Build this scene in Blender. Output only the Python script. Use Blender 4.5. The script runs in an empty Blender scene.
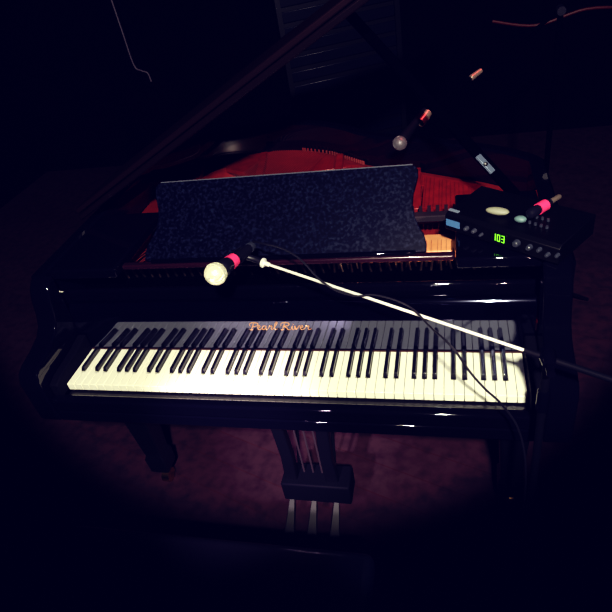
import bpy, bmesh, math, random
from mathutils import Vector, Matrix
random.seed(4)
C = bpy.context.scene
COL = C.collection
PI = math.pi

# ---------------------------------------------------------------- materials
def mat(name, col, rough=.5, metal=0.0, spec=.5, coat=0.0, emit=None, es=0.0, noise=None):
    m = bpy.data.materials.new(name); m.use_nodes = True
    nt = m.node_tree; b = nt.nodes['Principled BSDF']
    b.inputs['Base Color'].default_value = (*col, 1)
    b.inputs['Roughness'].default_value = rough
    b.inputs['Metallic'].default_value = metal
    b.inputs['Specular IOR Level'].default_value = spec
    b.inputs['Coat Weight'].default_value = coat
    b.inputs['Coat Roughness'].default_value = .04
    if emit:
        b.inputs['Emission Color'].default_value = (*emit, 1)
        b.inputs['Emission Strength'].default_value = es
    if noise:
        scale, c2, lo, hi = noise
        tc = nt.nodes.new('ShaderNodeTexCoord'); n = nt.nodes.new('ShaderNodeTexNoise')
        n.inputs['Scale'].default_value = scale; n.inputs['Detail'].default_value = 6
        r = nt.nodes.new('ShaderNodeValToRGB')
        r.color_ramp.elements[0].position = lo; r.color_ramp.elements[1].position = hi
        r.color_ramp.elements[0].color = (*col, 1); r.color_ramp.elements[1].color = (*c2, 1)
        nt.links.new(tc.outputs['Object'], n.inputs['Vector'])
        nt.links.new(n.outputs['Fac'], r.inputs['Fac'])
        nt.links.new(r.outputs['Color'], b.inputs['Base Color'])
    return m

M = dict(
    lacquer=mat('black_lacquer', (.002, .002, .005), .035, spec=.45, coat=.3),
    fall=mat('fallboard_lacquer', (.0012, .0012, .004), .05, spec=1, coat=.0),
    satin=mat('satin_black', (.004, .004, .007), .35),
    desk=mat('desk_black', (.0009, .0012, .007), .40, spec=.10, noise=(120, (.012, .016, .034), .47, .74)),
    deskshine=mat('desk_edge_shine', (.07, .075, .10), .4),  # paler than the desk: light on its top edge put into colour
    ivory=mat('white_keytop', (.86, .86, .72), .22, coat=.3),
    ebony=mat('black_keytop', (.006, .006, .012), .25, coat=.35),
    gold=mat('gold_lettering', (.85, .42, .24), .32, metal=.5, emit=(.8, .33, .18), es=.10),  # faint emission added, the lettering glows though it is no lamp
    plate=mat('plate_bronze', (.24, .022, .020), .36, metal=.15, noise=(25, (.17, .015, .014), .35, .65)),
    wood=mat('pin_block_wood', (.80, .36, .18), .35, coat=.4, noise=(18, (.66, .27, .12), .3, .7)),
    sound=mat('soundboard_spruce', (.30, .030, .022), .4, noise=(14, (.22, .02, .016), .3, .7)),
    steel=mat('pin_steel', (.9, .75, .6), .3, metal=1),
    string=mat('string_steel', (.20, .03, .025), .6, metal=.3),
    matte=mat('matte_black', (.003, .003, .006), .7, spec=.1),
    rod=mat('rod_metal', (.05, .035, .045), .5, metal=.4),
    felt=mat('damper_felt', (.012, .006, .012), .8),
    brass=mat('brass', (.7, .45, .2), .25, metal=1),
    grille=mat('mic_grille', (.78, .76, .60), .38, metal=.35),
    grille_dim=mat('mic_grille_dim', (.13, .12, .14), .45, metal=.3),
    micblack=mat('mic_body', (.008, .008, .014), .35),
    pink=mat('pink_tape', (.80, .06, .19), .5, emit=(1, .08, .14), es=.05),  # slight self-glow added to lift the tape out of the dark
    tan=mat('tan_metal', (.34, .26, .22), .35, metal=.6),
    chrome=mat('chrome_tube', (.95, .95, .90), .3, metal=.35),
    cable=mat('cable_rubber', (.008, .008, .013), .45),
    cablered=mat('cable_red', (.10, .008, .006), .5),
    unit=mat('unit_black', (.0015, .0015, .003), .45, spec=.2),
    knob=mat('knob_grey', (.03, .035, .05), .35),
    blue=mat('blue_label', (.06, .15, .30), .5),
    pale=mat('pale_cream', (.26, .26, .20), .6),
    teal=mat('pale_teal', (.12, .19, .20), .5),
    led=mat('led_green', (.1, .5, .02), .5, emit=(.30, 1, .03), es=1.3),
    glass=mat('display_glass', (.004, .006, .004), .1),
    bench=mat('bench_leather', (.006, .006, .010), .3),
    slat=mat('slat_paint', (.004, .005, .013), .3, spec=.3),
    wall=mat('wall_dark', (.0015, .0015, .003), .9, spec=.0, noise=(3, (.003, .002, .003), .4, .7)),
)

def floor_mat():
    m = bpy.data.materials.new('floor_boards'); m.use_nodes = True
    nt = m.node_tree; b = nt.nodes['Principled BSDF']
    tc = nt.nodes.new('ShaderNodeTexCoord'); mp = nt.nodes.new('ShaderNodeMapping')
    mp.inputs['Rotation'].default_value = (0, 0, .35)
    br = nt.nodes.new('ShaderNodeTexBrick')
    br.inputs['Scale'].default_value = 1
    br.inputs['Brick Width'].default_value = 1.6; br.inputs['Row Height'].default_value = .12
    br.inputs['Mortar Size'].default_value = .002
    br.inputs['Color1'].default_value = (.042, .018, .026, 1)
    br.inputs['Color2'].default_value = (.034, .014, .021, 1)
    br.inputs['Mortar'].default_value = (.036, .011, .014, 1)
    n = nt.nodes.new('ShaderNodeTexNoise'); n.inputs['Scale'].default_value = 22; n.inputs['Detail'].default_value = 8
    mx = nt.nodes.new('ShaderNodeMixRGB'); mx.blend_type = 'MULTIPLY'; mx.inputs['Fac'].default_value = .8
    rp = nt.nodes.new('ShaderNodeValToRGB'); rp.color_ramp.elements[0].position = .3; rp.color_ramp.elements[1].position = .6
    rp.color_ramp.elements[0].color = (.5, .45, .5, 1); rp.color_ramp.elements[1].color = (1.15, 1.1, 1.1, 1)
    L = nt.links.new
    L(tc.outputs['Object'], mp.inputs['Vector']); L(mp.outputs[0], br.inputs['Vector'])
    L(tc.outputs['Object'], n.inputs['Vector']); L(n.outputs['Fac'], rp.inputs['Fac'])
    L(br.outputs['Color'], mx.inputs['Color1']); L(rp.outputs['Color'], mx.inputs['Color2'])
    L(mx.outputs[0], b.inputs['Base Color'])
    b.inputs['Roughness'].default_value = .7; b.inputs['Specular IOR Level'].default_value = .2
    return m
M['floor'] = floor_mat()
fb = M['fall'].node_tree.nodes['Principled BSDF']
fb.inputs['IOR'].default_value = 1.75; fb.inputs['Specular Tint'].default_value = (.62, .66, 1, 1)
M['unseen'] = mat('dull_black', (.0006, .0006, .001), .9, spec=0)

# ---------------------------------------------------------------- mesh helpers (world coordinates)
def box(bm, x0, x1, y0, y1, z0, z1, mtx=None):
    vs = [bm.verts.new((x, y, z)) for z in (z0, z1) for y in (y0, y1) for x in (x0, x1)]
    for f in ((0, 2, 3, 1), (4, 5, 7, 6), (0, 1, 5, 4), (2, 6, 7, 3), (0, 4, 6, 2), (1, 3, 7, 5)):
        bm.faces.new([vs[i] for i in f])
    if mtx is not None:
        for v in vs: v.co = mtx @ v.co
    return vs

def prism(bm, pts, a, b, fn):
    """pts outline, extruded between a and b; fn(p, q, t) gives the 3D point"""
    lo = [bm.verts.new(fn(p[0], p[1], a)) for p in pts]
    hi = [bm.verts.new(fn(p[0], p[1], b)) for p in pts]
    n = len(pts)
    bm.faces.new(lo[::-1]); bm.faces.new(hi)
    for i in range(n):
        bm.faces.new((lo[i], lo[(i+1) % n], hi[(i+1) % n], hi[i]))
XY = lambda p, q, t: (p, q, t)
YZ = lambda p, q, t: (t, p, q)

def smooth_path(pts, n=8):
    P = [Vector(p) for p in pts]
    if len(P) < 3: return P
    out = []
    for i in range(len(P)-1):
        p0 = P[max(i-1, 0)]; p1 = P[i]; p2 = P[i+1]; p3 = P[min(i+2, len(P)-1)]
        for k in range(n):
            t = k/n
            out.append(.5*((2*p1) + (p2-p0)*t + (2*p0-5*p1+4*p2-p3)*t*t + (3*p1-p0-3*p2+p3)*t**3))
    out.append(P[-1]); return out

def tube(bm, pts, r, seg=10, caps=True):
    P = [Vector(p) for p in pts]; rr = r if isinstance(r, (list, tuple)) else [r]*len(P)
    rings = []; up = None
    for i, p in enumerate(P):
        t = (P[min(i+1, len(P)-1)] - P[max(i-1, 0)]).normalized()
        if up is None:
            up = Vector((0, 0, 1)) if abs(t.z) < .9 else Vector((1, 0, 0))
        u = (up - t*up.dot(t)).normalized(); w = t.cross(u); up = u
        rings.append([bm.verts.new(p + (u*math.cos(2*PI*k/seg) + w*math.sin(2*PI*k/seg))*rr[i]) for k in range(seg)])
    for a, b in zip(rings, rings[1:]):
        for k in range(seg):
            bm.faces.new((a[k], a[(k+1) % seg], b[(k+1) % seg], b[k]))
    if caps:
        bm.faces.new(rings[0][::-1]); bm.faces.new(rings[-1])

def lathe(bm, prof, origin, axis, seg=24):
    """prof: (distance along axis, radius)"""
    a = Vector(axis).normalized(); o = Vector(origin)
    tube_pts = [o + a*d for d, r in prof]
    up = Vector((0, 0, 1)) if abs(a.z) < .9 else Vector((1, 0, 0))
    u = (up - a*up.dot(a)).normalized(); w = a.cross(u)
    rings = [[bm.verts.new(p + (u*math.cos(2*PI*k/seg)+w*math.sin(2*PI*k/seg))*max(r, 1e-4)) for k in range(seg)]
             for p, (d, r) in zip(tube_pts, prof)]
    for x, y in zip(rings, rings[1:]):
        for k in range(seg):
            bm.faces.new((x[k], x[(k+1) % seg], y[(k+1) % seg], y[k]))
    bm.faces.new(rings[0][::-1]); bm.faces.new(rings[-1])

def wloc(o):
    v = Vector((0, 0, 0))
    while o is not None: v += o.location; o = o.parent
    return v

def obj(name, bm, m, parent=None, bevel=0, smooth=True, origin=None, seg=2):
    bmesh.ops.recalc_face_normals(bm, faces=bm.faces[:])
    xs = [v.co for v in bm.verts]
    if origin is None:
        lo = Vector([min(c[i] for c in xs) for i in range(3)]); hi = Vector([max(c[i] for c in xs) for i in range(3)])
        origin = Vector(((lo.x+hi.x)/2, (lo.y+hi.y)/2, lo.z))
    origin = Vector(origin)
    for v in bm.verts: v.co -= origin
    me = bpy.data.meshes.new(name); bm.to_mesh(me); bm.free()
    me.materials.append(m)
    if smooth:
        me.polygons.foreach_set('use_smooth', [True]*len(me.polygons))
        me.set_sharp_from_angle(angle=math.radians(35))
    o = bpy.data.objects.new(name, me); COL.objects.link(o)
    if parent: o.parent = parent; o.location = origin - wloc(parent)
    else: o.location = origin
    if bevel:
        b = o.modifiers.new('bevel', 'BEVEL'); b.width = bevel; b.segments = seg; b.limit_method = 'ANGLE'
        b.angle_limit = math.radians(40); b.harden_normals = False
    return o

def B(): return bmesh.new()
def tag(o, label, cat, group=None):
    o['label'] = label; o['category'] = cat
    if group: o['group'] = group
    return o
def thing(name, label, cat, loc, group=None):
    o = bpy.data.objects.new(name, None); o.empty_display_size = .1; COL.objects.link(o); o.location = loc
    return tag(o, label, cat, group)
def struct(name, bm, m):
    o = obj(name, bm, m, smooth=False); o['kind'] = 'structure'; return o
def copy_part(o, parent, loc):
    c = o.copy(); COL.objects.link(c); c.parent = parent; c.location = Vector(loc) - wloc(parent); return c

# ---------------------------------------------------------------- the room
b = B(); box(b, -3.2, 3.2, -2.6, 3.4, -.05, 0); struct('floor', b, M['floor'])
b = B(); box(b, -3.2, 3.2, 3.4, 3.5, 0, 3.2); struct('wall_back', b, M['wall'])
b = B(); box(b, -3.3, -3.2, -2.6, 3.5, 0, 3.2); struct('wall_left', b, M['wall'])
b = B(); box(b, 3.2, 3.3, -2.6, 3.5, 0, 3.2); struct('wall_right', b, M['wall'])

# ---------------------------------------------------------------- the grand piano
piano = thing('grand_piano', 'black baby grand piano with open keyboard, open lid and lit white keys', 'piano', (0, .55, 0))
inner = [(.67, .17), (.67, .717), (.61, .775), (.54, .825), (.43, .885), (.33, .94), (.22, .985), (.12, 1.045), (.05, 1.11),
         (-.05, 1.18), (-.16, 1.225), (-.28, 1.237), (-.42, 1.215), (-.54, 1.15), (-.62, 1.04), (-.67, .88), (-.67, .17)]
def smooth2(pts):
    mid = [Vector((p[0], p[1], 0)) for p in pts[1:-1]]
    return [Vector((*pts[0], 0))] + smooth_path(mid, 4) + [Vector((*pts[-1], 0))]
inn = smooth2(inner)
def offset(pts, d):
    out = []
    for i, p in enumerate(pts):
        t = (pts[min(i+1, len(pts)-1)] - pts[max(i-1, 0)]).normalized()
        out.append(p + Vector((t.y, -t.x, 0))*d)
    return out
outr = offset(inn, .042)
b = B()
rows = []
for p, q in zip(inn, outr):
    rows.append([b.verts.new((p.x, p.y, .70)), b.verts.new((p.x, p.y, .974)), b.verts.new((p.x+(q.x-p.x)*.15, p.y+(q.y-p.y)*.15, .98)),
                 b.verts.new((p.x+(q.x-p.x)*.85, p.y+(q.y-p.y)*.85, .98)), b.verts.new((q.x, q.y, .974)), b.verts.new((q.x, q.y, .70))])
for a, c in zip(rows, rows[1:]):
    for k in range(6):
        b.faces.new((a[k], a[(k+1) % 6], c[(k+1) % 6], c[k]))
b.faces.new(rows[0]); b.faces.new(rows[-1][::-1])
obj('case_rim', b, M['lacquer'], piano)

# arms on both sides of the keyboard, with the scooped front
arm_prof = [(.172, .625), (.172, .98), (.15, .972), (.132, .955), (.118, .925), (.108, .885), (.095, .855), (.07, .835), (.03, .822),
            (-.02, .812), (-.045, .80), (-.058, .775), (-.058, .64), (-.05, .625)]
for s in (-1, 1):
    b = B(); prism(b, arm_prof, s*.642, s*.704, YZ); obj('arm', b, M['lacquer'], piano, bevel=.006, seg=3)
# cheek blocks at the ends of the keys
for s in (-1, 1):
    b = B(); prism(b, [(.155, .70), (.155, .775), (.10, .765), (0, .755), (-.03, .745), (-.03, .70)], s*.6145, s*.6415, YZ)
    obj('cheek_block', b, M['matte'], piano, bevel=.004, seg=3)
# keybed, keyslip, key frame
b = B(); box(b, -.642, .642, -.05, .40, .625, .662); obj('keybed', b, M['lacquer'], piano, bevel=.004)
b = B(); box(b, -.642, .642, -.052, -.022, .664, .708); obj('keyslip', b, M['lacquer'], piano, bevel=.008, seg=4)
b = B(); box(b, -.61, .61, -.015, .16, .664, .694); obj('key_frame', b, M['satin'], piano)
# fallboard, leaning slightly back, with a rolled top edge
fp = [(.153, .722), (.1625, .812), (.1638, .848), (.168, .862), (.178, .871), (.192, .872), (.203, .866), (.205, .73), (.17, .715)]
b = B(); prism(b, fp, -.640, .640, YZ); fall = obj('fallboard', b, M['fall'], piano, bevel=.003, seg=3)
b = B(); box(b, -.612, .612, .1475, .152, .716, .7235); obj('felt_strip', b, mat('name_board_felt', (.045, .014, .012), .9), fall)

# gold script lettering on the fallboard, drawn as pen strokes
ST = [
 # P
 ([(.12, .0), (.22, .35), (.36, .8), (.44, 1.0)],), ([(.02, .55), (-.05, .82), (.15, 1.05), (.5, 1.1), (.85, .98), (.86, .72), (.6, .52), (.28, .46)],),
 ([(-.08, .02), (.08, -.04), (.3, .02)],),
 # e
 ([(.78, .22), (.98, .32), (1.1, .5), (1.0, .6), (.86, .45), (.84, .18), (.96, .0), (1.2, .1), (1.32, .28)],),
 # a
 ([(1.72, .52), (1.55, .6), (1.36, .42), (1.34, .1), (1.48, .0), (1.66, .2), (1.76, .56), (1.70, .15), (1.82, .0), (1.98, .18)],),
 # r
 ([(1.98, .18), (2.08, .45), (2.12, .62), (2.2, .52), (2.4, .54), (2.3, .2), (2.38, .0), (2.54, .14)],),
 # l
 ([(2.54, .14), (2.8, .6), (2.98, 1.05), (2.86, 1.14), (2.74, .8), (2.66, .2), (2.78, .0), (2.98, .12)],),
 # R
 ([(3.5, .0), (3.6, .35), (3.74, .8), (3.82, 1.0)],), ([(3.4, .55), (3.33, .82), (3.53, 1.05), (3.88, 1.1), (4.22, .98), (4.2, .72), (3.95, .56), (3.7, .5), (3.95, .3), (4.1, .02), (4.3, .0), (4.45, .16)],),
 ([(3.3, .02), (3.45, -.04), (3.66, .02)],),
 # i
 ([(4.45, .16), (4.6, .58), (4.54, .14), (4.64, .0), (4.8, .16)],), ([(4.66, .82), (4.70, .88)],),
 # v
 ([(4.8, .16), (4.88, .58), (4.94, .06), (5.12, .2), (5.28, .58), (5.38, .5)],),
 # e
 ([(5.38, .22), (5.58, .32), (5.7, .5), (5.6, .6), (5.46, .45), (5.44, .18), (5.56, .0), (5.8, .1), (5.9, .28)],),
 # r
 ([(5.9, .2), (6.0, .45), (6.04, .62), (6.14, .52), (6.34, .54), (6.24, .2), (6.34, .0), (6.6, .12)],),
]
b = B()
sx = .0262; sz = .0205
def on_fall(u, v):
    z = .7885 + v*sz; x = -.0915 + u*sx + v*.002
    y = .153 + (z-.722)*(.0095/.090) if z < .812 else .1625 + (z-.812)*(.001/.026)
    return (x, y-.0005, z)
for (s,) in ST:
    pts = smooth_path([on_fall(u, v) for u, v in s], 5)
    n = len(pts); tube(b, pts, [.0007 + .0007*math.sin(PI*min(1, (i+.5)/n)) for i in range(n)], 6)
obj('gold_script_lettering', b, M['gold'], fall)['label'] = 'gold script lettering reading Pearl River'

# keys: 52 white with notches, 36 black
WW = 1.225/52
letters = 'ABCDEFG'
def has_black(i):     # black key between white i and i+1
    return 0 <= i < 51 and letters[i % 7] in 'ACDFG'
cache = {}
BKOFF = {'A': .0012, 'C': -.0015, 'D': .0015, 'F': -.0018, 'G': 0}
for i in range(52):
    key = (letters[i % 7] if 0 < i < 51 else i)
    x0 = -.6125 + i*WW; cx = x0 + WW/2
    if key not in cache:
        g = .0006
        l, r = -WW/2 + g, WW/2 - g
        nl = nr = 0
        if has_black(i-1): nl = .0056 + BKOFF[letters[(i-1) % 7]]
        if has_black(i): nr = .0056 - BKOFF[letters[i % 7]]
        pts = [(l, 0), (r, 0)]
        pts += [(r, .0495), (r-nr, .0495), (r-nr, .149)] if nr else [(r, .149)]
        pts += [(l+nl, .149), (l+nl, .0495), (l, .0495)] if nl else [(l, .149)]
        b = B(); prism(b, pts, .700, .722, XY)
        k = obj('white_key', b, M['ivory'], piano, bevel=.0010, origin=(0, 0, .700))
        cache[key] = k
        k.location = Vector((cx, 0, .700)) - wloc(piano)
    else:
        copy_part(cache[key], piano, (cx, 0, .700))
bk = None
for i in range(51):
    if has_black(i):
        x = -.6125 + (i+1)*WW + BKOFF[letters[i % 7]]
        if bk is None:
            b = B()
            w0, w1 = .0052, .0042
            sec = [(-w0, .7225), (-w0, .724), (-w1, .7335), (w1, .7335), (w0, .724), (w0, .7225)]
            lo = [b.verts.new((p, .0525 + (.006 if q > .73 else 0), q)) for p, q in sec]
            hi = [b.verts.new((p, .1480, q)) for p, q in sec]
            b.faces.new(lo); b.faces.new(hi[::-1])
            for k in range(6): b.faces.new((lo[k], hi[k], hi[(k+1) % 6], lo[(k+1) % 6]))
            for v in list(lo[:1]) : pass
            bk = obj('black_key', b, M['ebony'], piano, bevel=.0009, origin=(0, 0, .7225))
            bk.location = Vector((x, 0, .7225)) - wloc(piano)
        else:
            copy_part(bk, piano, (x, 0, .7225))

# inside: soundboard, pin block, plate, bridge, pins, dampers, strings
def inset(pts, d): return offset(pts, -d)
b = B(); prism(b, [(p.x, p.y) for p in inset(inn, -.001)], .800, .808, XY)
obj('soundboard', b, M['sound'], piano, smooth=False)
b = B(); box(b, -.668, .668, .30, .368, .815, .868); obj('pin_block', b, M['unseen'], piano, bevel=.002)  # front painted black for the shade under the music shelf
b = B(); box(b, .20, .668, .352, .443, .815, .900); obj('pin_block_cap', b, M['wood'], piano, bevel=.004)
# plate: outer flange following the case, cross web and struts
ins = inset(inn, .004); ins2 = inset(inn, .085)
b = B()
idx = [i for i, p in enumerate(ins) if p.y > .30 or True]
ra = [b.verts.new((ins[i].x, max(ins[i].y, .47), .866)) for i in idx]; rb = [b.verts.new((ins2[i].x, max(ins2[i].y, .47), .862)) for i in idx]
rc = [b.verts.new((ins2[i].x, max(ins2[i].y, .47), .812)) for i in idx]
for k in range(len(idx)-1):
    for a_, b_ in ((ra, rb), (rb, rc)):
        try: b.faces.new((a_[k], a_[k+1], b_[k+1], b_[k]))
        except ValueError: pass
box(b, -.664, .664, .60, .665, .845, .866)
for x0, x1, y1 in ((-.44, -.56, 1.12), (-.20, -.30, 1.18), (.08, .03, 1.10), (.34, .33, .92)):
    m0 = Vector((x0, .62, 0)); m1 = Vector((x1, y1, 0)); d = (m1-m0).normalized(); n = Vector((d.y, -d.x, 0))*.014
    prism(b, [tuple((m0+n).xy), tuple((m1+n).xy), tuple((m1-n).xy), tuple((m0-n).xy)], .845, .888, XY)
obj('plate', b, M['plate'], piano, bevel=.002)
# broad red-bronze panel of the plate at the treble side and at the tail
b = B()
prism(b, [(.355, .665), (.664, .665), (.664, .715), (.605, .770), (.535, .818), (.43, .878), (.355, .918)], .846, .865, XY)
prism(b, [(-.30, 1.01), (-.10, 1.00), (.06, 1.02), (.10, 1.045), (.045, 1.105), (-.05, 1.172), (-.16, 1.217), (-.28, 1.229), (-.36, 1.222), (-.45, 1.10)], .846, .865, XY)
obj('plate_panel', b, M['plate'], piano, bevel=.002)
b = B(); pts = smooth_path([(-.48, 1.02, .815), (-.25, 1.05, .815), (-.02, .99, .815), (.18, .88, .815), (.40, .78, .815)], 8)
tube(b, pts, .016, 8); obj('bridge', b, M['sound'], piano)
# treble nut pins row near the tail
b = B()
tail = smooth_path([(-.14, 1.205, .868), (-.02, 1.150, .868), (.06, 1.085, .868), (.13, 1.025, .868)], 8)
for p in tail: lathe(b, [(0, .004), (.012, .004), (.014, .002)], p, (0, 0, 1), 6)
obj('hitch_pin_row', b, M['string'], piano)
# tuning pins
b = B(); lathe(b, [(0, .0032), (.040, .0032), (.042, .0022)], (0, 0, .868), (0, -.18, 1), 8)
pin = obj('tuning_pin', b, M['steel'], piano, origin=(0, 0, .868))
pins = []
for i in range(88):
    x = -.56 + i*(1.15/87); y = (.312, .330)[i % 2] + random.uniform(-.003, .003)
    if x > .1 and i % 7 == 3: x += .004
    pins.append((x, y))
for i, (x, y) in enumerate(pins):
    if i == 0: pin.location = Vector((x, y, .868)) - wloc(piano)
    else:
        c = copy_part(pin, piano, (x, y, .868)); c.rotation_euler = (random.uniform(-.15, .15), random.uniform(-.18, .18), 0)
# dampers and rail
b = B(); box(b, -.60, .60, .500, .530, .905, .925); obj('damper_rail', b, M['felt'], piano, bevel=.003)
dm = None
for i in range(44):
    x = -.55 + i*.0245
    if dm is None:
        b = B(); box(b, -.005, .005, .535, .585, .893, .915); box(b, -.002, .002, .528, .545, .905, .917)
        dm = obj('damper', b, M['felt'], piano, origin=(0, .56, .893), smooth=False); dm.location = Vector((x, .56, .893)) - wloc(piano)
    else: copy_part(dm, piano, (x, .56, .893))
# strings
def tail_y(x):
    best = 0
    for p, q in zip(inn, inn[1:]):
        if (p.x - x)*(q.x - x) <= 0 and p.x != q.x:
            y = p.y + (q.y-p.y)*(x-p.x)/(q.x-p.x); best = max(best, y)
    return best
for i in range(0, 88):
    x, y = pins[i]
    bass = i < 26
    x1 = x + (.30 - .004*i if bass else 0) ; z = .892 if bass else .882
    for _ in range(20):
        ty = tail_y(x1) - .05
        if ty > .6: break
        x1 *= .98
    b = B(); tube(b, [(x, y+.004, .903), (x+(x1-x)*.08, .40, .9025), (x+(x1-x)*.2, .49, z), (x1, ty, z-.006)], .0014 if bass else .0004, 4)
    obj('string', b, M['string'], piano, smooth=False)

# music shelf, side rails and desk
b = B(); box(b, -.4525, .4525, .222, .243, .952, .968); shelf = obj('music_shelf', b, mat('shelf_lacquer', (.020, .006, .012), .22, coat=.5), piano, bevel=.005, seg=3)
for s in (-1, 1):
    b = B(); prism(b, [(s*.455, .19), (s*.668, .19), (s*.668, .52), (s*.455, .52)][::s], .948, .979, XY)
    obj('shelf_side_rail', b, M['lacquer'], piano, bevel=.006, seg=4)
b = B(); box(b, -.668, .668, .222, .240, .84, .886); obj('action_rail', b, M['lacquer'], piano, bevel=.007, seg=4)
half = [(.385, 0), (.386, .02), (.380, .045), (.368, .065), (.357, .09), (.352, .12), (.354, .15), (.361, .175), (.3655, .195), (.3655, .213), (.358, .223), (.350, .225)]
outline = half + [(-x, v) for x, v in half[::-1]]
dd = Vector((0, .160, .158)).normalized(); nn = Vector((0, -dd.z, dd.y))
def desk_pt(u, v, t):
    p = Vector((u, .240, .970)) + dd*v + nn*t
    return tuple(p)
b = B(); prism(b, outline, -.014, 0, desk_pt); desk = obj('music_desk', b, M['desk'], piano, bevel=.002)
b = B(); prism(b, [(-.352, .2255), (.352, .2255), (.352, .2285), (-.352, .2285)], -.012, -.002, desk_pt); obj('desk_top_shine', b, M['deskshine'], desk)
b = B(); box(b, -.36, .36, .226, .238, .969, .978); obj('desk_ledge', b, M['lacquer'], desk, bevel=.002)
b = B(); tube(b, [(0, .345, .97), (0, .365, 1.06)], .006); tube(b, [(-.2, .345, .97), (-.2, .365, 1.06)], .006); tube(b, [(.2, .345, .97), (.2, .365, 1.06)], .006)
box(b, -.30, .30, .242, .36, .950, .968)
obj('desk_support', b, M['satin'], desk)

# lid on its long left hinge, tilted open, following the case outline
TH = math.radians(27.5)
lo = [(p.x, p.y) for p in outr if p.y > .47]
lo = [(lo[0][0], .47)] + lo + [(lo[-1][0], .47)]
def lid_pt(x, y, t):
    w = x + .714; return (-.714 + w*math.cos(TH) - t*math.sin(TH), y, .987 + w*math.sin(TH) + t*math.cos(TH))
b = B(); prism(b, lo, 0, .018, lid_pt)
lid = obj('lid', b, mat('lid_lacquer', (.008, .004, .005), .25, spec=.25), piano, bevel=.004)
b = B(); prism(b, [(-.714, .482), (.705, .482), (.705, .80), (-.714, .80)], .020, .037, lid_pt)
obj('folded_lid_flap', b, mat('flap_lacquer', (.010, .004, .005), .5, spec=.08), lid, bevel=.004)
for y in (.56, .80):
    b = B(); tube(b, [(-.718, y-.03, .987), (-.718, y+.03, .987)], .006); obj('hinge', b, M['brass'], lid)
# prop stick from the treble side up to the lid
A0 = Vector((.612, .480, .985)); lx = .17; w = (lx+.714)/math.cos(TH)
A1 = Vector((lx, .740, .987 + w*math.sin(TH) - .004))
b = B(); tube(b, [A0, A1], .015, 8); prop = obj('lid_prop', b, M['unseen'], piano)
d = (A1-A0).normalized(); mid = A0 + d*.075
b = B()
q = d.to_track_quat('Z', 'Y').to_matrix().to_4x4(); T = Matrix.Translation(A0 + d*.115 + Vector((-.004, -.018, .008))) @ q
box(b, -.010, .010, -.004, .003, -.030, .030, T)
br = obj('bracket', b, mat('bracket_metal', (.16, .20, .28), .4, metal=.2), prop, bevel=.001)
b = B(); pc = A0 + d*.115 + Vector((-.004, -.024, .010)); lathe(b, [(0, .006), (.003, .006), (.004, .004)], pc, (.1, -1, .5), 12); obj('screw', b, M['satin'], br)

# legs with casters
def leg(x, y):
    b = B()
    prof = [(.700, .055), (.640, .055), (.625, .045), (.55, .050), (.20, .033), (.17, .031), (.155, .038), (.085, .036), (.075, .026)]
    rings = []
    for z, h in prof:
        rings.append([b.verts.new((x+sx_*h, y+sy_*h, z)) for sx_, sy_ in ((-1, -1), (1, -1), (1, 1), (-1, 1))])
    for a, c in zip(rings, rings[1:]):
        for k in range(4): b.faces.new((a[k], a[(k+1) % 4], c[(k+1) % 4], c[k]))
    b.faces.new(rings[0]); b.faces.new(rings[-1][::-1])
    l = obj('leg', b, M['satin'], piano, bevel=.005)
    b = B(); tube(b, [(x, y, .076), (x, y, .045)], .012); tube(b, [(x-.014, y, .028), (x+.014, y, .028)], .028, 18)
    obj('caster', b, M['brass'], l)
for x, y in ((-.615, .21), (.615, .21), (-.27, 1.12)): leg(x, y)

# pedal lyre
b = B()
for s in (-1, 1):
    prism(b, [(s*.048, .18), (s*.090, .18), (s*.082, .32), (s*.088, .45), (s*.105, .625), (s*.058, .625), (s*.050, .45), (s*.044, .32)], .095, .125, lambda p, q, t: (p, t, q))
box(b, -.115, .115, .07, .15, .60, .624)
lyre = obj('pedal_lyre', b, M['satin'], piano, bevel=.004)
b = B(); box(b, -.100, .125, .075, .165, .125, .21); obj('pedal_box', b, M['matte'], lyre, bevel=.006)
for x in (-.03, 0, .03):
    b = B(); tube(b, [(x, .13, .182), (x, .13, .60)], .0035, 8); obj('pedal_rod', b, M['rod'], lyre)
for x in (-.065, 0, .065):
    b = B(); P = smooth_path([(x*1.15, .09, .135), (x*1.15, .05, .11), (x*1.15, .01, .085), (x*1.15, -.015, .07)], 5)
    rings = []
    for i, p in enumerate(P):
        h = .008 + .010*(i/(len(P)-1))
        rings.append([b.verts.new((p.x+a*h, p.y, p.z+c*.004)) for a, c in ((-1, -1), (1, -1), (1, 1), (-1, 1))])
    for a, c in zip(rings, rings[1:]):
        for k in range(4): b.faces.new((a[k], a[(k+1) % 4], c[(k+1) % 4], c[k]))
    b.faces.new(rings[0]); b.faces.new(rings[-1][::-1])
    obj('pedal', b, mat('pedal_metal', (.008, .007, .008), .45, metal=.2), lyre, bevel=.002)
b = B()
for s in (-1, 1): tube(b, [(s*.06, .16, .16), (s*.06, .38, .63)], .006, 8)
obj('lyre_brace', b, M['satin'], lyre)

# ---------------------------------------------------------------- piano bench
bench = thing('piano_bench', 'black piano bench with padded seat, mostly lost in shadow before the pedals', 'bench', (-.14, -.45, 0))
b = B(); box(b, -.54, .265, -.60, -.275, .415, .485); obj('seat_cushion', b, M['bench'], bench, bevel=.022, seg=5)
b = B(); box(b, -.52, .245, -.585, -.29, .345, .412); obj('apron', b, M['satin'], bench, bevel=.003)
for x in (-.50, .225):
    for y in (-.57, -.305):
        b = B(); prism(b, [(x-.02, y-.02), (x+.02, y-.02), (x+.02, y+.02), (x-.02, y+.02)], 0, .343, XY); obj('leg', b, M['satin'], bench, bevel=.003)

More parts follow.
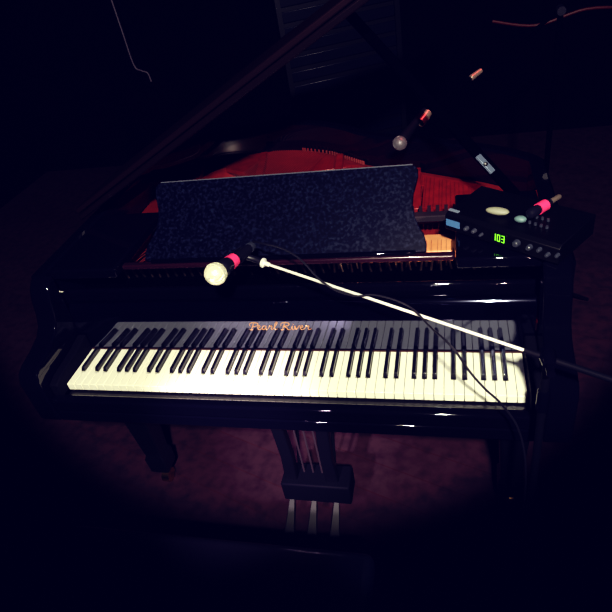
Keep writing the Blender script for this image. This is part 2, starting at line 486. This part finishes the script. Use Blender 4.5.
# ---------------------------------------------------------------- microphones
def microphone(name, label, ball, tail, rb, grille, body, tape=None, tape_at=.38, group=None):
    ball = Vector(ball); tail = Vector(tail); ax = (tail-ball); L = ax.length; ax.normalize()
    t = thing(name, label, 'microphone', tuple(ball + ax*L*.5), group)
    b = B()
    prof = [(-rb, .001)] + [(-rb*math.cos(a), rb*math.sin(a)) for a in [PI*k/16 for k in range(1, 12)]] + [(rb*.80, rb*.62)]
    lathe(b, prof, ball, ax, 28)
    # crossed mesh wires on the ball
    up = Vector((0, 0, 1)); u = (up-ax*up.dot(ax)).normalized(); w = ax.cross(u)
    obj('grille', b, grille, t)
    b = B()
    for k in range(14):
        for sgn in (-1, 1):
            pts = []
            for j in range(17):
                th = PI*.04 + PI*.66*j/16; ph = 2*PI*k/14 + sgn*th*.9
                pts.append(ball + (-ax*math.cos(th) + (u*math.cos(ph)+w*math.sin(ph))*math.sin(th))*rb*1.005)
            tube(b, pts, rb*.022, 4)
    obj('grille_wires', b, grille, t)
    b = B(); lathe(b, [(-.0030, rb*1.04), (.0030, rb*1.04)], ball, ax, 28); obj('grille_band', b, grille, t)
    b = B(); lathe(b, [(rb*.72, rb*.70), (rb*.95, rb*.82), (rb*1.15, rb*.80), (L*.45, rb*.60), (L*.95, rb*.44), (L, rb*.38)], ball, ax, 24)
    obj('handle', b, body, t)
    if tape:
        b = B(); k = tape_at
        r0 = rb*.80 + (rb*.60-rb*.80)*((k*L-rb*1.15)/(L*.45-rb*1.15)) if k < .45 else rb*.56
        lathe(b, [(L*k-.011, r0+.0022), (L*k+.011, r0+.0008)], ball, ax, 24); obj('tape_band', b, tape, t)['label'] = 'bright pink tape band'
    return t, ax
mic, ax = microphone('microphone', 'microphone with round silver grille and pink tape, hanging over the keyboard', (-.071, .022, 1.067), (-.032, .160, 1.050), .0255, M['grille'], M['micblack'], M['pink'], .44)
b = B(); lathe(b, [(0, .0125), (.012, .0125), (.016, .010)], Vector((-.032, .160, 1.050)) - ax*.004, ax, 20); obj('cable_plug', b, M['knob'], mic)

def clip_shell(bm, c, axis, r0, r1, l, open_dir, t=.0022):
    a = Vector(axis).normalized(); w = Vector(open_dir); w = (w - a*w.dot(a)).normalized(); u = a.cross(w)
    sec = []
    for k in range(19):
        th = math.radians(50 + 260*k/18); sec.append(w*math.cos(th) + u*math.sin(th))
    rows = []
    for s in sec:
        rows.append([bm.verts.new(c - a*l/2 + s*r0), bm.verts.new(c + a*l/2 + s*r1), bm.verts.new(c + a*l/2 + s*(r1+t)), bm.verts.new(c - a*l/2 + s*(r0+t))])
    for p, q in zip(rows, rows[1:]):
        for k in range(4): bm.faces.new((p[k], p[(k+1) % 4], q[(k+1) % 4], q[k]))
    bm.faces.new(rows[0]); bm.faces.new(rows[-1][::-1])
# front boom stand
PV = Vector((.622, -.108, .94)); BL = Vector((-.002, .124, 1.031)); bd = (PV-BL).normalized()
st = thing('microphone_stand', 'chrome boom arm stand crossing above the keys to a black pole by the keyboard end', 'stand', (.622, -.108, 0))
b = B(); tube(b, [BL + bd*.012, PV - bd*.03], .0034, 12); boom = obj('boom_arm', b, M['chrome'], st)
b = B(); tube(b, [PV - bd*.045, PV + bd*.13], .0062, 12); obj('shade_sleeve', b, M['matte'], boom)  # black sleeve added for the boom end that falls out of the light
b = B(); lathe(b, [(0, .009), (.02, .010), (.07, .010), (.08, .006)], PV + bd*.12, bd, 16); obj('counterweight', b, M['satin'], boom)
b = B(); lathe(b, [(0, .007), (.003, .012), (.007, .012), (.010, .006), (.022, .0055)], BL + bd*.006, bd, 20); obj('threaded_ring', b, M['chrome'], boom)
b = B(); tube(b, smooth_path([tuple(BL + bd*.004), (-.016, .128, 1.036), (-.040, .128, 1.045)], 4), .008, 12)
mc = Vector((-.048, .110, 1.056)); clip_shell(b, Vector((-.071, .022, 1.067)) + ax*.105, ax, .0158, .0142, .036, (0, -.2, 1)); obj('microphone_clip', b, M['micblack'], boom)
b = B(); tube(b, [(.622, -.108, .03), (.622, -.108, .925)], .0085, 14); pole = obj('pole', b, M['matte'], st)
b = B(); lathe(b, [(0, .013), (.05, .013), (.055, .010)], (.622, -.108, .80), (0, 0, 1), 16); obj('height_clutch', b, M['lacquer'], pole)
b = B(); lathe(b, [(-.02, .012), (.0, .016), (.016, .016), (.02, .010)], PV, (0, 1, 0), 18); tube(b, [PV + Vector((0, -.02, 0)), PV + Vector((.0, -.045, .0))], .008, 10); obj('boom_clutch', b, M['lacquer'], pole)
for a in (80, 200, 320):
    r = math.radians(a); e = Vector((.622 + .24*math.cos(r), -.108 + .24*math.sin(r), .012))
    b = B(); tube(b, [(.622, -.108, .16), tuple(e)], .006, 10); lg = obj('leg', b, M['satin'], st)
    b = B(); tube(b, [tuple(e + Vector((-.02*math.cos(r), -.02*math.sin(r), .0))), tuple(e + Vector((.012*math.cos(r), .012*math.sin(r), 0)))], .011, 10); obj('rubber_foot', b, M['micblack'], lg)

# cable of the front microphone
cab = smooth_path([(-.028, .168, 1.050), (-.022, .166, 1.062), (.009, .139, 1.072), (.062, .121, 1.067), (.108, .097, 1.051), (.154, .061, 1.021), (.193, .039, 1.004),
    (.239, .022, .999), (.280, .017, 1.005), (.328, .001, 1.002), (.366, -.017, .991), (.401, -.055, .976), (.445, -.11, .968), (.479, -.112, .904),
    (.509, -.112, .857), (.544, -.112, .811), (.580, -.118, .740), (.600, -.125, .62), (.606, -.126, .40), (.604, -.128, .10), (.58, -.17, .006), (.66, -.32, .006), (.9, -.40, .006), (1.3, -.35, .006)], 8)
b = B(); tube(b, cab, .0024, 8); tag(obj('microphone_cable', b, M['cable']), 'thin dark cable looping over the boom arm and down across the keys', 'cable')

# second microphone inside the piano with its boom stand
m2, ax2 = microphone('microphone', 'dim grey microphone pointing down above the strings behind the music desk', (.294, .734, 1.055), (.368, .850, 1.110), .0215, M['grille_dim'], M['matte'])
P2 = Vector((.80, 1.22, 1.27)); B2 = Vector((.385, .862, 1.108)); bd2 = (P2-B2).normalized()
s2 = thing('microphone_stand', 'black boom stand behind the piano holding the dim grey microphone', 'stand', (P2.x, P2.y, 0))
b = B(); tube(b, [B2, P2 + bd2*.15], .006, 10); bo2 = obj('boom_arm', b, M['unseen'], s2)
b = B(); m = B2 - ax2*.045
clip_shell(b, m + ax2*.004, ax2, .0135, .0120, .045, (-1, 0, .3)); tube(b, [m + Vector((.012, 0, -.004)), B2, B2 + bd2*.01], .006, 10); obj('microphone_clip', b, M['tan'], bo2)
b = B(); lathe(b, [(0, .007), (.004, .010), (.045, .008)], B2 + bd2*.17, bd2, 14); obj('sleeve', b, M['tan'], bo2)
b = B(); tube(b, [(P2.x, P2.y, .03), tuple(P2)], .010, 12); po2 = obj('pole', b, M['unseen'], s2)
b = B(); lathe(b, [(-.02, .014), (.02, .014)], P2, (0, 1, 0), 16); obj('boom_clutch', b, M['micblack'], po2)
for a in (20, 140, 260):
    r = math.radians(a); b = B(); tube(b, [(P2.x, P2.y, .18), (P2.x+.26*math.cos(r), P2.y+.26*math.sin(r), .010)], .008, 8); obj('leg', b, M['satin'], s2)

# ---------------------------------------------------------------- unit with green digits, on the right side of the piano
U0 = Vector((.430, .325, .9835)); ang = math.atan2(-.195, .218) + .09
ur = Matrix.Translation(U0) @ Matrix.Rotation(ang, 4, 'Z')
LU, DU, HU = .300, .155, .046
unit = thing('receiver_unit', 'black desktop audio unit with green 103 display and knobs, on the piano', 'audio unit', tuple(ur @ Vector((LU/2, DU/2, 0))))
b = B(); prism(b, [(0, 0), (0, HU-.008), (.010, HU), (DU, HU+.006), (DU, 0)], 0, LU, lambda p, q, t: tuple(ur @ Vector((t, p, q)))); obj('housing', b, M['unit'], unit, bevel=.002)
b = B(); box(b, .133, .176, -.0025, .0, .010, .036, ur); disp = obj('display', b, M['glass'], unit)
SEG = {'1': 'bc', '0': 'abcdef', '3': 'abcdg'}
b = B()
for i, ch in enumerate('103'):
    x = .1385 + i*.0115; z = .0135; w, h, t = .0075, .018, .0014
    segs = dict(a=(x, x+w, z+h-t, z+h), g=(x, x+w, z+h/2-t/2, z+h/2+t/2), d=(x, x+w, z, z+t), b=(x+w-t, x+w, z+h/2, z+h), c=(x+w-t, x+w, z, z+h/2),
                f=(x, x+t, z+h/2, z+h), e=(x, x+t, z, z+h/2))
    for s in SEG[ch]:
        x0, x1, z0, z1 = segs[s]; box(b, x0, x1, -.0036, -.0026, z0, z1, ur)
obj('display_digits', b, M['led'], disp, smooth=False)['label'] = 'glowing green digits 103'
def ulathe(prof, p, axis, name, m, seg=16):
    b = B(); lathe(b, prof, ur @ Vector(p), ur.to_3x3() @ Vector(axis), seg); return obj(name, b, m, unit)
for x, z, r in ((.200, .024, .0090), (.232, .024, .0075), (.256, .026, .0055), (.276, .020, .0055), (.298, .026, .0050), (.066, .022, .006), (.088, .022, .006), (.108, .018, .004)):
    ulathe([(0, r), (.010, r*.85), (.012, r*.6)], (x, 0, z), (0, -1, 0), 'knob', M['knob'])
b = B(); box(b, .004, .044, -.0012, .0002, .012, .030, ur); obj('blue_label_strip', b, M['blue'], unit)
b = B(); box(b, .002, .030, .012, .020, HU+.0005, HU+.0035, ur); obj('pale_label_strip', b, mat('pale_blue', (.16, .20, .27), .5), unit)
for k in range(9):
    ulathe([(0, .004), (.006, .0035)], (.185+.014*(k % 5), .05+.030*(k//5), HU+.003), (0, 0, 1), 'top_button', M['knob'], 10)
b = B()
for k in range(4): tube(b, [ur @ Vector((.02+.27*(k % 2), .02+.11*(k//2)  , -.002)), ur @ Vector((.02+.27*(k % 2), .02+.11*(k//2), .002))], .006, 8)
obj('rubber_foot', b, M['micblack'], unit)
top = .982 + HU + .004
def blob(name, label, cat, c, rx, ry, rz, rot, m):
    b = B(); bmesh.ops.create_uvsphere(b, u_segments=24, v_segments=12, radius=1)
    R = Matrix.Rotation(rot, 3, 'Z')
    for v in b.verts:
        p = Vector((v.co.x*rx, v.co.y*ry*(1+.15*v.co.x), max(v.co.z, -.7)*rz)); v.co = R @ p + Vector(c)
    return tag(obj(name, b, m), label, cat)
blob('oval_pad', 'larger cream oval pad lying on top of the black audio unit', 'pad', (.552, .298, top+.0085), .028, .012, .009, -.35, M['pale'])
blob('oval_pad', 'smaller pale teal oval pad on the black audio unit, nearer the pink tape', 'pad', (.600, .256, top+.0075), .014, .010, .008, -.2, M['teal'])
# third microphone, lying on the unit, pink tape and tan tail
tb = Vector((.615, .250, top+.020)); te = Vector((.695, .335, top+.020)); ta = (te-tb).normalized()
t3 = thing('microphone', 'small dark microphone with pink tape and tan metal tail, lying on audio unit', 'microphone', tuple((tb+te)/2 - Vector((0, 0, .02))))
b = B(); lathe(b, [(0, .003), (.004, .010), (.012, .013), (.03, .012), (.04, .011)], tb, ta, 20); obj('head', b, M['micblack'], t3)
b = B(); lathe(b, [(.036, .0135), (.062, .0135)], tb, ta, 20); obj('tape_band', b, M['pink'], t3)['label'] = 'bright pink tape band'
b = B(); lathe(b, [(.062, .010), (.078, .009)], tb, ta, 16); obj('handle', b, M['micblack'], t3)
b = B(); lathe(b, [(.076, .0065), (.112, .0065), (.116, .004)], tb, ta, 16); obj('metal_tail', b, M['tan'], t3)


# ---------------------------------------------------------------- background things
scr = thing('slatted_screen', 'dark slatted panel standing in shadow behind the piano tail', 'screen', (-.2, 2.75, 0))
sr = Matrix.Translation((-.2, 2.75, 0)) @ Matrix.Rotation(math.radians(22), 4, 'Z')
b = B()
for k in range(13):
    z = .25 + k*.085; box(b, -.34, .34, -.02, -.012, z, z+.060, sr @ Matrix.Translation((0, 0, 0)))
obj('slats', b, M['slat'], scr, bevel=.004)
b = B(); box(b, -.37, -.34, -.03, .03, 0, 1.40, sr); box(b, .34, .37, -.03, .03, 0, 1.40, sr); box(b, -.34, .34, -.01, .01, 1.36, 1.40, sr); box(b, -.34, .34, .0, .01, .02, 1.36, sr)
obj('frame', b, M['satin'], scr)
b = B(); tube(b, smooth_path([(-1.56, 2.6, 3.1), (-1.55, 2.6, 1.6), (-1.545, 2.6, 1.20), (-1.54, 2.6, .985), (-1.50, 2.6, .945), (-1.462, 2.6, .925), (-1.455, 2.6, .87)], 6), .005, 8)
tag(obj('hanging_cable', b, mat('grey_cable', (.10, .08, .11), .6)), 'thin grey hooked cable hanging in the dark far left', 'cable')
b = B(); tube(b, smooth_path([(.72, 3.38, .80), (1.0, 3.38, .74), (1.3, 3.38, .80), (1.6, 3.38, .77)], 6), .010, 8)
tag(obj('wall_cable', b, M['cablered']), 'faint dark red cable running along the back wall', 'cable')

# ---------------------------------------------------------------- lights
def spot(name, loc, target, power, col, size, blend, radius):
    l = bpy.data.lights.new(name, 'SPOT'); l.energy = power; l.color = col; l.spot_size = math.radians(size); l.spot_blend = blend; l.shadow_soft_size = radius
    o = bpy.data.objects.new(name, l); COL.objects.link(o); o.location = loc
    o.rotation_euler = (Vector(target)-Vector(loc)).to_track_quat('-Z', 'Y').to_euler(); return o
spot('stage_spot', (.69, -1.7, 2.62), (-.10, 1.0, 1.05), 550, (1, .97, .82), 52, .16, .055)
spot('red_fill_spot', (1.1, .9, 2.9), (.22, .97, .87), 85, (1, .13, .16), 30, .7, .06)  # added red light for the plate, stands for no particular lamp
spot('floor_fill_spot', (-.1, -1.15, 1.45), (-.12, .66, .0), 280, (1, .80, .95), 26, 1, .03)  # added fill that brightens the floor under the keybed, no real lamp
C.world = bpy.data.worlds.new('dark'); C.world.use_nodes = True
C.world.node_tree.nodes['Background'].inputs['Color'].default_value = (.12, .14, .5, 1)
C.world.node_tree.nodes['Background'].inputs['Strength'].default_value = .003

spot('pin_fill_spot', (.95, -1.25, 1.28), (.34, .32, .89), 100, (1, .75, .6), 17, .8, .02)  # added low light, put in to make the tuning pins glint
spot('bench_fill_spot', (1.3, -.6, 1.5), (.245, -.30, .48), 60, (.7, .8, 1), 6, 1, .03)  # added narrow light for a gleam on the bench's right end
# ---------------------------------------------------------------- camera
cam = bpy.data.cameras.new('camera'); co = bpy.data.objects.new('camera', cam); COL.objects.link(co)
co.location = (.44896, -.97280, 1.0124 + .72)
co.rotation_euler = (.93324, .16212, .19666)
cam.sensor_width = 36; cam.lens = 569.26/612*36; cam.clip_start = .02
C.camera = co

# the photograph's colour grade: cool lifted blacks
C.view_settings.view_transform = 'Standard'; C.view_settings.look = 'None'
C.view_settings.use_curve_mapping = True
cm = C.view_settings.curve_mapping
for k, P in enumerate((((.02, .006), (.06, .036), (.16, .13), (.45, .50), (1, 1)),
                       ((.02, .005), (.06, .030), (.16, .12), (.45, .49), (1, 1)),
                       ((.02, .018), (.06, .048), (.16, .13), (.45, .46), (1, .86)))):
    c = cm.curves[k]
    c.points[0].location = (0, .0080 if k == 2 else 0)
    c.points[1].location = P[-1]
    for q in P[:-1]: c.points.new(*q)
    for q in c.points: q.handle_type = 'VECTOR'
cm.update()
